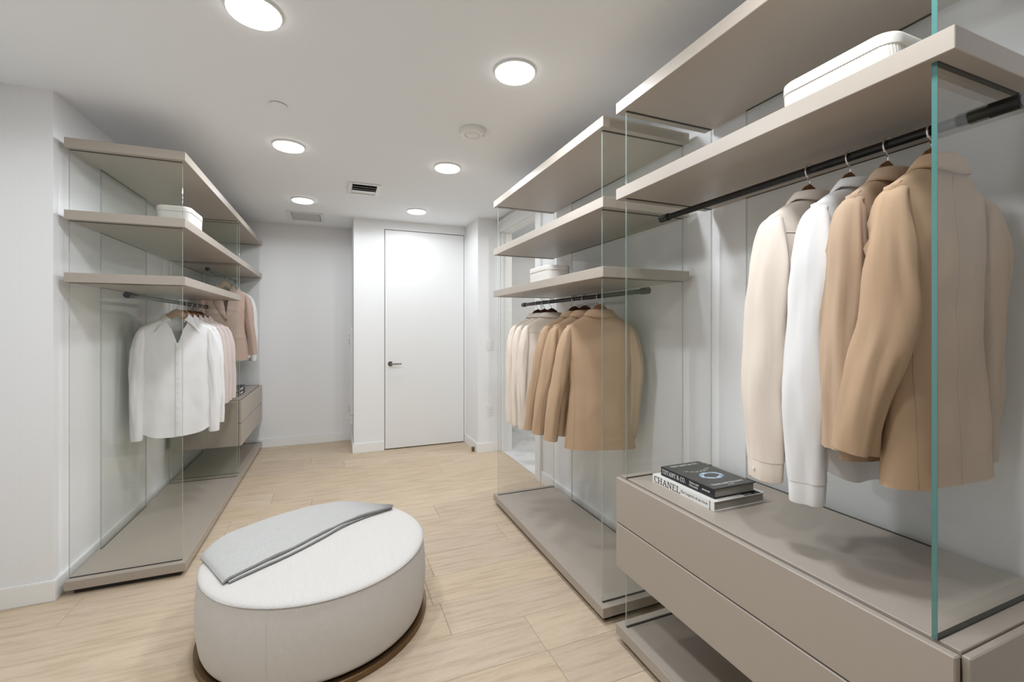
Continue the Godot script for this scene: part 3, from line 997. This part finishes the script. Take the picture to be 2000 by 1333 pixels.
func wardrobe() -> void:
	# --- nearest right rail: two shirts, two blazers; seen from their backs
	var rx := 1.38
	var ra := 1.850
	var hg := "wooden hangers on the nearest right rail"
	var cg := "clothes on the nearest right rail"
	var tn := PI - 0.06
	hanger(rx, ra, 0.932, tn, M.wood_mid, "wooden hanger with the farthest ivory shirt on the nearest right rail", hg, 0.145)
	garment("shirt", "shirt", "ivory shirt hanging farthest from the glass end on the nearest right rail", cg, spec("shirt", M.ivory_cloth, 0.80, 1.0, {"thick": 0.85, "sdeep": 1.0, "hw": 0.17, "sleeve_right": long_sleeve(-0.815, 0.015), "sleeve_left": long_sleeve(-0.80, 0.0)}), rx, ra, 0.932, tn)
	hanger(rx, ra, 0.815, tn, M.wood_mid, "wooden hanger with the white shirt beside the tan blazers", hg, 0.145)
	garment("shirt", "shirt", "white shirt between the ivory shirt and the tan blazers on the nearest right rail", cg, spec("shirt", M.white_cloth, 0.84, 2.0, {"thick": 0.62, "sdeep": 0.8, "hw": 0.17, "sleeve_right": long_sleeve(-0.84, 0.02), "sleeve_left": long_sleeve(-0.82, 0.0)}), rx, ra, 0.802, tn)
	hanger(rx, ra, 0.722, tn, M.wood_mid, "wooden hanger with the sand blazer next to the white shirt", hg, 0.145)
	garment("blazer", "blazer", "sand blazer hanging between the white shirt and the nearest tan blazer", cg, spec("blazer", M.sand_cloth, 0.755, 3.0, {"thick": 0.48, "sdeep": 0.68, "hw": 0.172, "crease": 1.2, "elbow": 1.5}), rx, ra, 0.712, tn)
	hanger(rx, ra, 0.628, tn, M.wood_mid, "wooden hanger with the nearest tan blazer at the thick glass end", hg, 0.145)
	garment("blazer", "blazer", "large tan blazer hanging nearest, partly behind the thick glass end", cg, spec("blazer", M.tan_cloth, 0.79, 4.0, {"thick": 0.62, "sdeep": 0.85, "hw": 0.178, "crease": 1.4, "elbow": 1.8, "sleeve_right": [[-0.056, -0.088, 0, 0.007, 0.016], [-0.025, -0.098, 0, 0.016, 0.030], [-0.008, -0.132, 0, 0.030, 0.042], [0.002, -0.235, -0.003, 0.040, 0.056], [0.010, -0.40, -0.004, 0.045, 0.064], [0.028, -0.53, 0.022, 0.044, 0.060], [0.036, -0.715, 0.050, 0.040, 0.054]]}), rx, ra, 0.620, tn)
	# --- middle right rail: three ivory shirts, three tan blazers, turned a little on the rail
	var rb := 1.532
	hg = "wooden hangers on the middle right rail"
	cg = "clothes on the middle right rail"
	tn = PI - 0.36
	for k in 3:
		var d: float = [2.925, 2.815, 2.705][k]
		var w: String = ["farthest", "middle", "front"][k]
		hanger(rx, rb, d, tn, M.wood_dark, "dark wooden hanger with the %s ivory shirt on the middle right rail" % w, hg, 0.165)
		garment("shirt", "shirt", "%s of three ivory shirts hanging on the middle right rail" % w, cg, spec("shirt", M.ivory_cloth, 0.80, 5.0 + k, {"hw": 0.188, "thick": 0.45}), rx, rb, d, tn)
	for k in 3:
		var d: float = [2.39, 2.27, 2.11][k]
		var w: String = ["farthest", "middle", "front"][k]
		hanger(rx, rb, d, tn, [M.wood_dark, M.wood_dark, M.wood_light][k], ["dark wooden hanger with the farthest tan blazer on the middle right rail", "dark wooden hanger with the middle tan blazer on the middle right rail", "light wooden hanger with the front tan blazer on the middle right rail"][k], hg)
		garment("blazer", "blazer", "%s of three tan blazers hanging on the middle right rail" % w, cg, spec("blazer", M.tan_cloth, [0.72, 0.74, 0.775][k], 9.0 + k, {"thick": [0.55, 0.6, 0.75][k], "hw": 0.192, "crease": 0.9, "sleeve_right": swung_sleeve(-0.735, 0.085, 0.192), "sleeve_left": [[-0.056, -0.096, 0, 0.007, 0.016], [-0.025, -0.106, 0, 0.015, 0.028], [-0.012, -0.138, 0, 0.029, 0.044], [0.0, -0.22, 0, 0.040, 0.058], [0.016, -0.34, -0.004, 0.040, 0.056], [0.002, -0.50, 0.004, 0.038, 0.052], [-0.020, -0.715, 0.010, 0.036, 0.048]]}), rx, rb, d, tn)
	# --- nearest left rail: two white shirts, three blush jackets, fronts to the camera
	rx = -1.006
	var rc := 1.526
	tn = 0.36
	hg = "wooden hangers on the nearest left rail"
	cg = "clothes on the nearest left rail"
	for k in 5:
		var d: float = [3.655, 3.79, 3.925, 4.06, 4.195][k]
		hanger(rx, rc, d, tn, [M.wood_light, M.wood_light, M.wood_mid, M.wood_mid, M.wood_dark][k], ["light wooden hanger with the front white shirt on the nearest left rail", "light wooden hanger with the second white shirt on the nearest left rail", "brown wooden hanger with the first blush jacket on the nearest left rail", "brown wooden hanger with the middle blush jacket on the nearest left rail", "dark wooden hanger with the last blush jacket on the nearest left rail"][k], hg)
		if k < 2:
			garment("shirt", "shirt", ["white button-up shirt facing the camera at the front of the left rail", "second white shirt tucked behind the front white shirt on the left rail"][k], cg, spec("shirt", M.white_cloth, [0.835, 0.80][k], 14.0 + k, {"v": 0.19, "thick": 0.68}), rx, rc, d, tn)
		else:
			garment("jacket", "jacket", ["first blush jacket behind the white shirts on the left rail", "middle blush jacket of the three behind the white shirts", "last blush jacket nearest the far end of the left rail"][k - 2], cg, spec("blazer", M.blush_cloth, 0.71, 16.0 + k, {"thick": 0.62}), rx, rc, d, tn)
	# --- far left rail: rose blazer before a white shirt
	hg = "wooden hangers on the far left rail"
	cg = "clothes on the far left rail"
	hanger(rx, 1.850, 5.075, 0.30, M.wood_light, "light wooden hanger with the rose blazer on the far left rail", hg)
	garment("blazer", "blazer", "rose blazer with lapels and pocket flaps on the far left rail", cg, spec("blazer", M.rose_cloth, 0.745, 22.0, {"v": 0.30, "vtop": 0.055, "hw": 0.19, "thick": 0.75, "sleeve_right": swung_sleeve(-0.70, 0.05, 0.19)}), rx, 1.850, 5.075, 0.30)
	hanger(rx, 1.850, 5.33, 0.30, M.wood_dark, "dark wooden hanger with the white shirt on the far left rail", hg)
	garment("shirt", "shirt", "white shirt behind the rose blazer on the far left rail", cg, spec("shirt", M.white_cloth, 0.78, 23.0, {"hw": 0.19, "thick": 0.75}), rx, 1.850, 5.33, 0.30)


func long_sleeve(y: float, lean: float) -> Array:
	var tip := -0.078
	return [[-0.056, tip - 0.006, 0, 0.007, 0.016], [-0.025, tip - 0.016, 0, 0.015, 0.028], [-0.010, tip - 0.048, 0, 0.029, 0.044], [0.0, tip - 0.16, 0.0, 0.040, 0.060], [0.004, tip - 0.34, lean * 0.5, 0.040, 0.064], [0.006, tip - 0.54, lean, 0.040, 0.068], [0.0, y, lean, 0.036, 0.060]]


# the sleeve of a blazer that swings away from the body
func swung_sleeve(y: float, out: float, hw: float) -> Array:
	var tip := -0.022 - (hw - 0.062) * 0.52
	return [[-0.056, tip - 0.006, 0, 0.007, 0.016], [-0.025, tip - 0.016, 0, 0.015, 0.028], [-0.008, tip - 0.048, 0, 0.030, 0.045], [0.10 * out, tip - 0.15, 0, 0.044, 0.062], [0.40 * out, tip - 0.30, 0.004, 0.044, 0.060], [0.75 * out, tip - 0.46, 0.008, 0.042, 0.056], [out, y, 0.010, 0.040, 0.052]]


# ---------------------------------------------------------------- boxes and books
func rounded(w: float, l: float, r: float, n := 12) -> PackedVector3Array:
	var ring := PackedVector3Array()
	for q in 4:
		var c := Vector3((w / 2 - r) * (1 if q in [0, 3] else -1), 0, (l / 2 - r) * (1 if q < 2 else -1))
		for k in n + 1:
			var a := PI / 2 * q + PI / 2 * k / n
			ring.append(c + Vector3(cos(a) * r, 0, sin(a) * r))
		# straight run to the next corner
		var a2 := PI / 2 * (q + 1)
		var q2 := (q + 1) % 4
		var c2 := Vector3((w / 2 - r) * (1 if q2 in [0, 3] else -1), 0, (l / 2 - r) * (1 if q2 < 2 else -1))
		var from := ring[-1]
		var to := c2 + Vector3(cos(a2) * r, 0, sin(a2) * r)
		var steps := int(from.distance_to(to) / 0.0013)
		for k in range(1, steps):
			ring.append(from.lerp(to, float(k) / steps))
	return ring


func storage_box(label: String, at: Vector3, turn := 0.0) -> void:
	var o := thing("storage_box", label, "storage box", at, turn, "lidded storage boxes on the shelves")
	var w := 0.17
	var l := 0.29
	var h := 0.078
	var ring := rounded(w, l, 0.035, 26)
	var rows := []
	var along := 0.0
	for r in 11:
		var row := PackedVector3Array()
		var y := h * r / 10.0
		var sc := lerpf(0.955, 0.975, r / 10.0)
		along = 0.0
		for k in ring.size():
			along += ring[k].distance_to(ring[maxi(k - 1, 0)])
			var zig := absf(fmod(y / 0.026 + 100.0, 2.0) - 1.0) * 0.008
			var rib := 0.0009 * sin((along + zig) * TAU / 0.0075) if r > 0 and r < 10 else 0.0
			var p := ring[k]
			row.append(Vector3(p.x * sc, y, p.z * sc) + p.normalized() * rib)
		rows.append(row)
	part("box_body", skin(rows, true), M.box, o)
	var lid := []
	var lr := rounded(w, l, 0.040, 14)
	for q in [[0.95, h - 0.004], [0.995, h - 0.005], [1.0, h - 0.002], [1.0, h + 0.016], [0.992, h + 0.023], [0.96, h + 0.0265], [0.5, h + 0.028], [0.0, h + 0.028]]:
		var row := PackedVector3Array()
		for k in range(0, lr.size()):
			row.append(Vector3(lr[k].x * q[0], q[1], lr[k].z * q[0]))
		lid.append(row)
	part("box_lid", skin(lid, true), M.box, o)


func lettering(n: String, text: String, font: String, height: float, mat: Material, parent: Node, at: Vector3, turn: Vector3, squeeze := 1.0, weight := 400) -> void:
	var t := TextMesh.new()
	var f := SystemFont.new()
	f.font_names = PackedStringArray([font])
	f.font_weight = weight
	t.font = f
	t.text = text
	t.font_size = 64
	t.pixel_size = height / 46.0
	t.depth = 0.0004
	t.horizontal_alignment = HORIZONTAL_ALIGNMENT_CENTER
	t.vertical_alignment = VERTICAL_ALIGNMENT_CENTER
	var o := part(n, t, mat, parent, at, turn)
	o.scale = Vector3(squeeze, 1, 1)


# a book lying flat: spine towards -x, head of the spine text at the far end
func lying_book(label: String, mat: Material, x0: float, x1: float, y0: float, y1: float, d0: float, d1: float) -> Node3D:
	var o := thing("book", label, "book", Vector3((x0 + x1) / 2, y0, -(d0 + d1) / 2))
	var c := 0.003
	block("back_cover", mat, o, x0, x1, y0, y0 + c, d0, d1, 0.0006)
	block("front_cover", mat, o, x0, x1, y1 - c, y1, d0, d1, 0.0006)
	block("spine", mat, o, x0 - 0.0005, x0 + c, y0, y1, d0, d1, 0.0012)
	block("pages", M.page_edges, o, x0 + c, x1 - 0.004, y0 + c, y1 - c, d0 + 0.004, d1 - 0.004, 0.0006)
	return o


func cover_picture() -> ImageTexture:
	var im := Image.create(240, 330, false, Image.FORMAT_RGB8)
	im.fill(Color(0.27, 0.27, 0.255))
	var n := FastNoiseLite.new()
	n.seed = 3
	n.frequency = 0.03
	for y in 330:
		for x in 240:
			var v := 0.03 * n.get_noise_2d(x, y)
			im.set_pixel(x, y, Color(0.27 + v, 0.27 + v, 0.255 + v))
	# a pale draped strand above an oval of blue stones
	for k in 260:
		var t := k / 259.0
		var cx := 45.0 + 150.0 * t
		var cy := 92.0 + 34.0 * sin(PI * (t * 0.9 + 0.05)) + 6.0 * sin(t * 40.0)
		var r := int(3 + 4 * absf(sin(t * 21.0)))
		im.fill_rect(Rect2i(int(cx), int(cy), r, r), Color(0.74, 0.72, 0.66).darkened(0.3 * absf(sin(t * 57.0))))
	for k in 300:
		var a := TAU * k / 300.0
		var rr := 1.0 + 0.13 * sin(k * 1.7)
		var cx := 128.0 + 52.0 * rr * cos(a)
		var cy := 192.0 + 34.0 * rr * sin(a)
		var s := int(4 + 7 * absf(sin(k * 0.9)))
		var tone := 0.45 + 0.5 * absf(sin(k * 2.3))
		im.fill_rect(Rect2i(int(cx) - s / 2, int(cy) - s / 2, s, s), Color(tone * 0.82, tone * 0.92, tone))
	im.fill_rect(Rect2i(126, 120, 3, 45), Color(0.30, 0.38, 0.46))
	return ImageTexture.create_from_image(im)


func boxes_and_books() -> void:
	storage_box("white ribbed lidded box on the second shelf of the nearest right unit", Vector3(1.29, 1.9568, -0.765))
	storage_box("white ribbed lidded box on the lowest shelf of the middle right unit", Vector3(1.285, 1.6368, -2.555))
	storage_box("white ribbed lidded box on the middle shelf of the nearest left unit", Vector3(-0.862, 1.9498, -3.20))
	# the pair of large books on the nearest cabinet
	var w := lying_book("large white book lying under the dark book on the nearest cabinet", M.book_white, 1.228, 1.475, 0.713, 0.7475, 1.163, 1.485)
	var sp := Vector3(0, -PI / 2, 0)
	var ws := 1.228 - 0.0009
	lettering("spine_lettering", "CHANEL", "Droid Serif", 0.025, M.ink, w, Vector3(ws, 0.7305, -1.400) - w.position, sp, 1.05)
	lettering("spine_lettering", "The Legend of an Icon", "Droid Serif", 0.0095, M.ink_grey, w, Vector3(ws, 0.7305, -1.258) - w.position, sp, 0.95)
	lettering("spine_lettering", "ASSOULINE", "Droid Sans", 0.003, M.ink, w, Vector3(ws, 0.7305, -1.182) - w.position, Vector3(0, -PI / 2, -PI / 2), 1.0)
	block("cover_emblem", M.ink, w, 1.375, 1.458, 0.7475, 0.7479, 1.164, 1.20, 0.0001)
	lettering("cover_lettering", "ASSOULINE", "Droid Sans", 0.006, M.ink_white, w, Vector3(1.395, 0.7481, -1.172) - w.position, Vector3(-PI / 2, 0, 0), 1.0)
	var b := lying_book("dark grey book with a jewel on its cover, lying on the white book", M.book_black, 1.247, 1.447, 0.7483, 0.783, 1.180, 1.456)
	var pic := std(Color(1, 1, 1), 0.35)
	pic.albedo_texture = cover_picture()
	var pm := PlaneMesh.new()
	pm.size = Vector2(0.197, 0.273)
	part("cover_print", pm, pic, b, Vector3(1.347, 0.7833, -1.318) - b.position)
	lettering("cover_lettering", "TIFFANY & CO.", "Droid Serif", 0.013, M.ink_white, b, Vector3(1.347, 0.7834, -1.432) - b.position, Vector3(-PI / 2, 0, 0), 1.1)
	lettering("cover_lettering", "Vision and Virtuosity", "Droid Serif", 0.0115, M.ink_white, b, Vector3(1.347, 0.7834, -1.215) - b.position, Vector3(-PI / 2, 0, 0), 0.95)
	lettering("cover_lettering", "ASSOULINE", "Droid Sans", 0.0042, M.ink_white, b, Vector3(1.347, 0.7834, -1.199) - b.position, Vector3(-PI / 2, 0, 0), 1.0)
	var bs := 1.247 - 0.0009
	lettering("spine_lettering", "TIFFANY & CO.", "Droid Serif", 0.0165, M.ink_white, b, Vector3(bs, 0.767, -1.383) - b.position, sp, 0.80)
	lettering("spine_lettering", "Vision and", "Droid Serif", 0.0075, M.ink_white, b, Vector3(bs, 0.7715, -1.276) - b.position, sp, 0.9)
	lettering("spine_lettering", "Virtuosity", "Droid Serif", 0.0075, M.ink_white, b, Vector3(bs, 0.7605, -1.278) - b.position, sp, 0.9)
	lettering("spine_lettering", "ASSOULINE", "Droid Sans", 0.005, M.ink_white, b, Vector3(bs, 0.766, -1.218) - b.position, sp, 1.0, 700)
	# dark books on the far left cabinet, spines to the room
	var lower := far_book("lower of two black books on the far left cabinet", 0.7132, 0.752)
	far_book("upper of two black books stacked on the far left cabinet", 0.7525, 0.788)
	lower = lower


func far_book(label: String, y0: float, y1: float) -> Node3D:
	var o := thing("book", label, "book", Vector3(-0.925, y0, -4.86), 0.0, "black books on the far left cabinet")
	block("cover", M.book_black, o, -1.03, -0.826, y0, y0 + 0.003, 4.71, 5.02, 0.0006)
	block("cover", M.book_black, o, -1.03, -0.826, y1 - 0.003, y1, 4.71, 5.02, 0.0006)
	block("spine", M.book_black, o, -0.829, -0.8255, y0, y1, 4.71, 5.02, 0.0012)
	block("pages", M.page_edges, o, -1.026, -0.829, y0 + 0.003, y1 - 0.003, 4.714, 5.016, 0.0006)
	block("spine_print", M.ink_white, o, -0.8254, -0.8251, (y0 + y1) / 2 - 0.006, (y0 + y1) / 2 + 0.006, 4.79, 4.91, 0.0001)
	return o


# ---------------------------------------------------------------- ottoman
func ottoman() -> void:
	var o := thing("ottoman", "round cream upholstered ottoman on a bronze base in the middle of the floor", "ottoman", Vector3(-0.063, 0, -2.25))
	part("base_ring", lathe([[0.0, 0.0], [0.484, 0.0], [0.4855, 0.0015], [0.4855, 0.0255], [0.484, 0.027], [0.470, 0.027], [0.0, 0.027]], 96, false), M.bronze, o)
	part("recess", lathe([[0.455, 0.027], [0.455, 0.036]], 96), M.channel, o)
	var side := []
	for k in 25:
		var t := k / 24.0
		var y := lerpf(0.036, 0.335, t)
		var r := 0.466 + 0.014 * sin(PI * pow(t, 0.9)) + 0.004 * t
		if k == 0:
			side.append([0.440, 0.034])
			side.append([0.458, 0.034])
		side.append([r if k > 0 else 0.464, y])
	part("side_upholstery", lathe(side, 128), M.uphol, o)
	part("seam_piping", torus(0.4705, 0.0026, 0.3365), M.uphol, o)
	var top := [[0.4700, 0.337], [0.468, 0.341], [0.462, 0.3455], [0.450, 0.350], [0.43, 0.3535], [0.38, 0.357], [0.30, 0.3595], [0.18, 0.3605], [0.0, 0.361]]
	part("top_cushion", lathe(top, 128), M.uphol_top, o)
	var vs := []
	for k in 25:
		var q: Array = side[k + 2]
		var a := 1.93
		vs.append([Vector3((q[0] + 0.0004) * cos(a), q[1], (q[0] + 0.0004) * sin(a)), 0.0012, 0.0012])
	part("side_seam", tube(vs, 6), M.uphol, o)
	throw_blanket()


func torus(r: float, t: float, y: float) -> ArrayMesh:
	var rows := []
	for k in 11:
		var a := TAU * k / 10.0
		var row := PackedVector3Array()
		for i in 128:
			var b := TAU * i / 128.0
			row.append(Vector3((r + t * cos(a)) * cos(b), y + t * sin(a), (r + t * cos(a)) * sin(b)))
		rows.append(row)
	return skin(rows, true, true)


func along(p: Array, t: float) -> Vector2:
	return Vector2(catmull(p, t, 0), catmull(p, t, 1))


func top_of_ottoman(x: float, d: float) -> float:
	var r := Vector2(x + 0.063, d - 2.25).length()
	var y := 0.361 - 0.010 * pow(clampf(r / 0.45, 0.0, 1.0), 4.0)
	return y - 1.6 * pow(maxf(r - 0.455, 0.0), 1.35)


func throw_layer(near: Array, far: Array, y0: float, y1: float, sd: float, tuck := 0.0) -> ArrayMesh:
	# a soft slab between a near and a far outline; its cross-section is a rounded strip
	var n := 90
	var rows := []
	var sec := []
	for k in 9:
		var a := -PI / 2 - PI * k / 8.0
		sec.append([0.0, cos(a), sin(a)])      # rounded near fold
	for k in range(1, 22):
		sec.append([k / 22.0, 0.0, 1.0])
	for k in 7:
		var a := PI / 2 - PI * k / 6.0
		sec.append([1.0, cos(a), sin(a)])
	for k in range(1, 14):
		sec.append([1.0 - k / 14.0, 0.0, -1.0])
	for r in n:
		var t := r / (n - 1.0)
		var a := along(near, t)
		var b := along(far, t)
		var dir := (b - a).normalized()
		var hh := (y1 - y0) / 2
		var endr := minf(minf(t + 0.001, 1.0 - t) / 0.016, 1.0)
		var drop: float = -tuck * pow(1.0 - clampf(t / 0.05, 0.0, 1.0), 2.0)
		hh *= sqrt(clampf(endr * (2.0 - endr), 0.02, 1.0))
		var row := PackedVector3Array()
		for q in sec:
			var p: Vector2 = a.lerp(b, q[0]) + dir * q[1] * hh
			var wob := 0.0035 * noise.get_noise_3d(p.x * 5.0 + sd, p.y * 5.0, sd * 2.0) + 0.0016 * noise.get_noise_3d(p.x * 16.0, p.y * 16.0, sd)
			var y: float = top_of_ottoman(p.x, p.y) + (y0 + y1) / 2 + q[2] * hh + drop + (wob if q[2] > -0.5 else 0.0)
			row.append(Vector3(p.x, y, -p.y))
		rows.append(row)
	return skin(rows, true, true)


func throw_blanket() -> void:
	var t := thing("throw_blanket", "folded light grey knitted throw lying across the round ottoman", "blanket", Vector3(-0.13, 0.36, -2.36))
	var near := [[-0.405, 2.005], [-0.305, 2.075], [-0.19, 2.160], [-0.07, 2.265], [0.02, 2.345], [0.115, 2.405], [0.21, 2.445], [0.292, 2.487]]
	var far := [[-0.548, 2.290], [-0.50, 2.420], [-0.385, 2.510], [-0.245, 2.592], [-0.09, 2.652], [0.06, 2.640], [0.20, 2.560], [0.298, 2.500]]
	var near2 := [[-0.385, 2.004], [-0.295, 2.060], [-0.18, 2.140], [-0.06, 2.245], [0.03, 2.335], [0.12, 2.400], [0.213, 2.450], [0.285, 2.487]]
	var far2 := [[-0.522, 2.285], [-0.49, 2.40], [-0.38, 2.495], [-0.24, 2.575], [-0.09, 2.636], [0.06, 2.625], [0.20, 2.545], [0.292, 2.498]]
	part("lower_fold", throw_layer(near2, far2, 0.0025, 0.0115, 3.0), M.throw, t, -t.position)
	part("upper_fold", throw_layer(near, far, 0.0130, 0.0245, 8.0, 0.012), M.throw, t, -t.position)
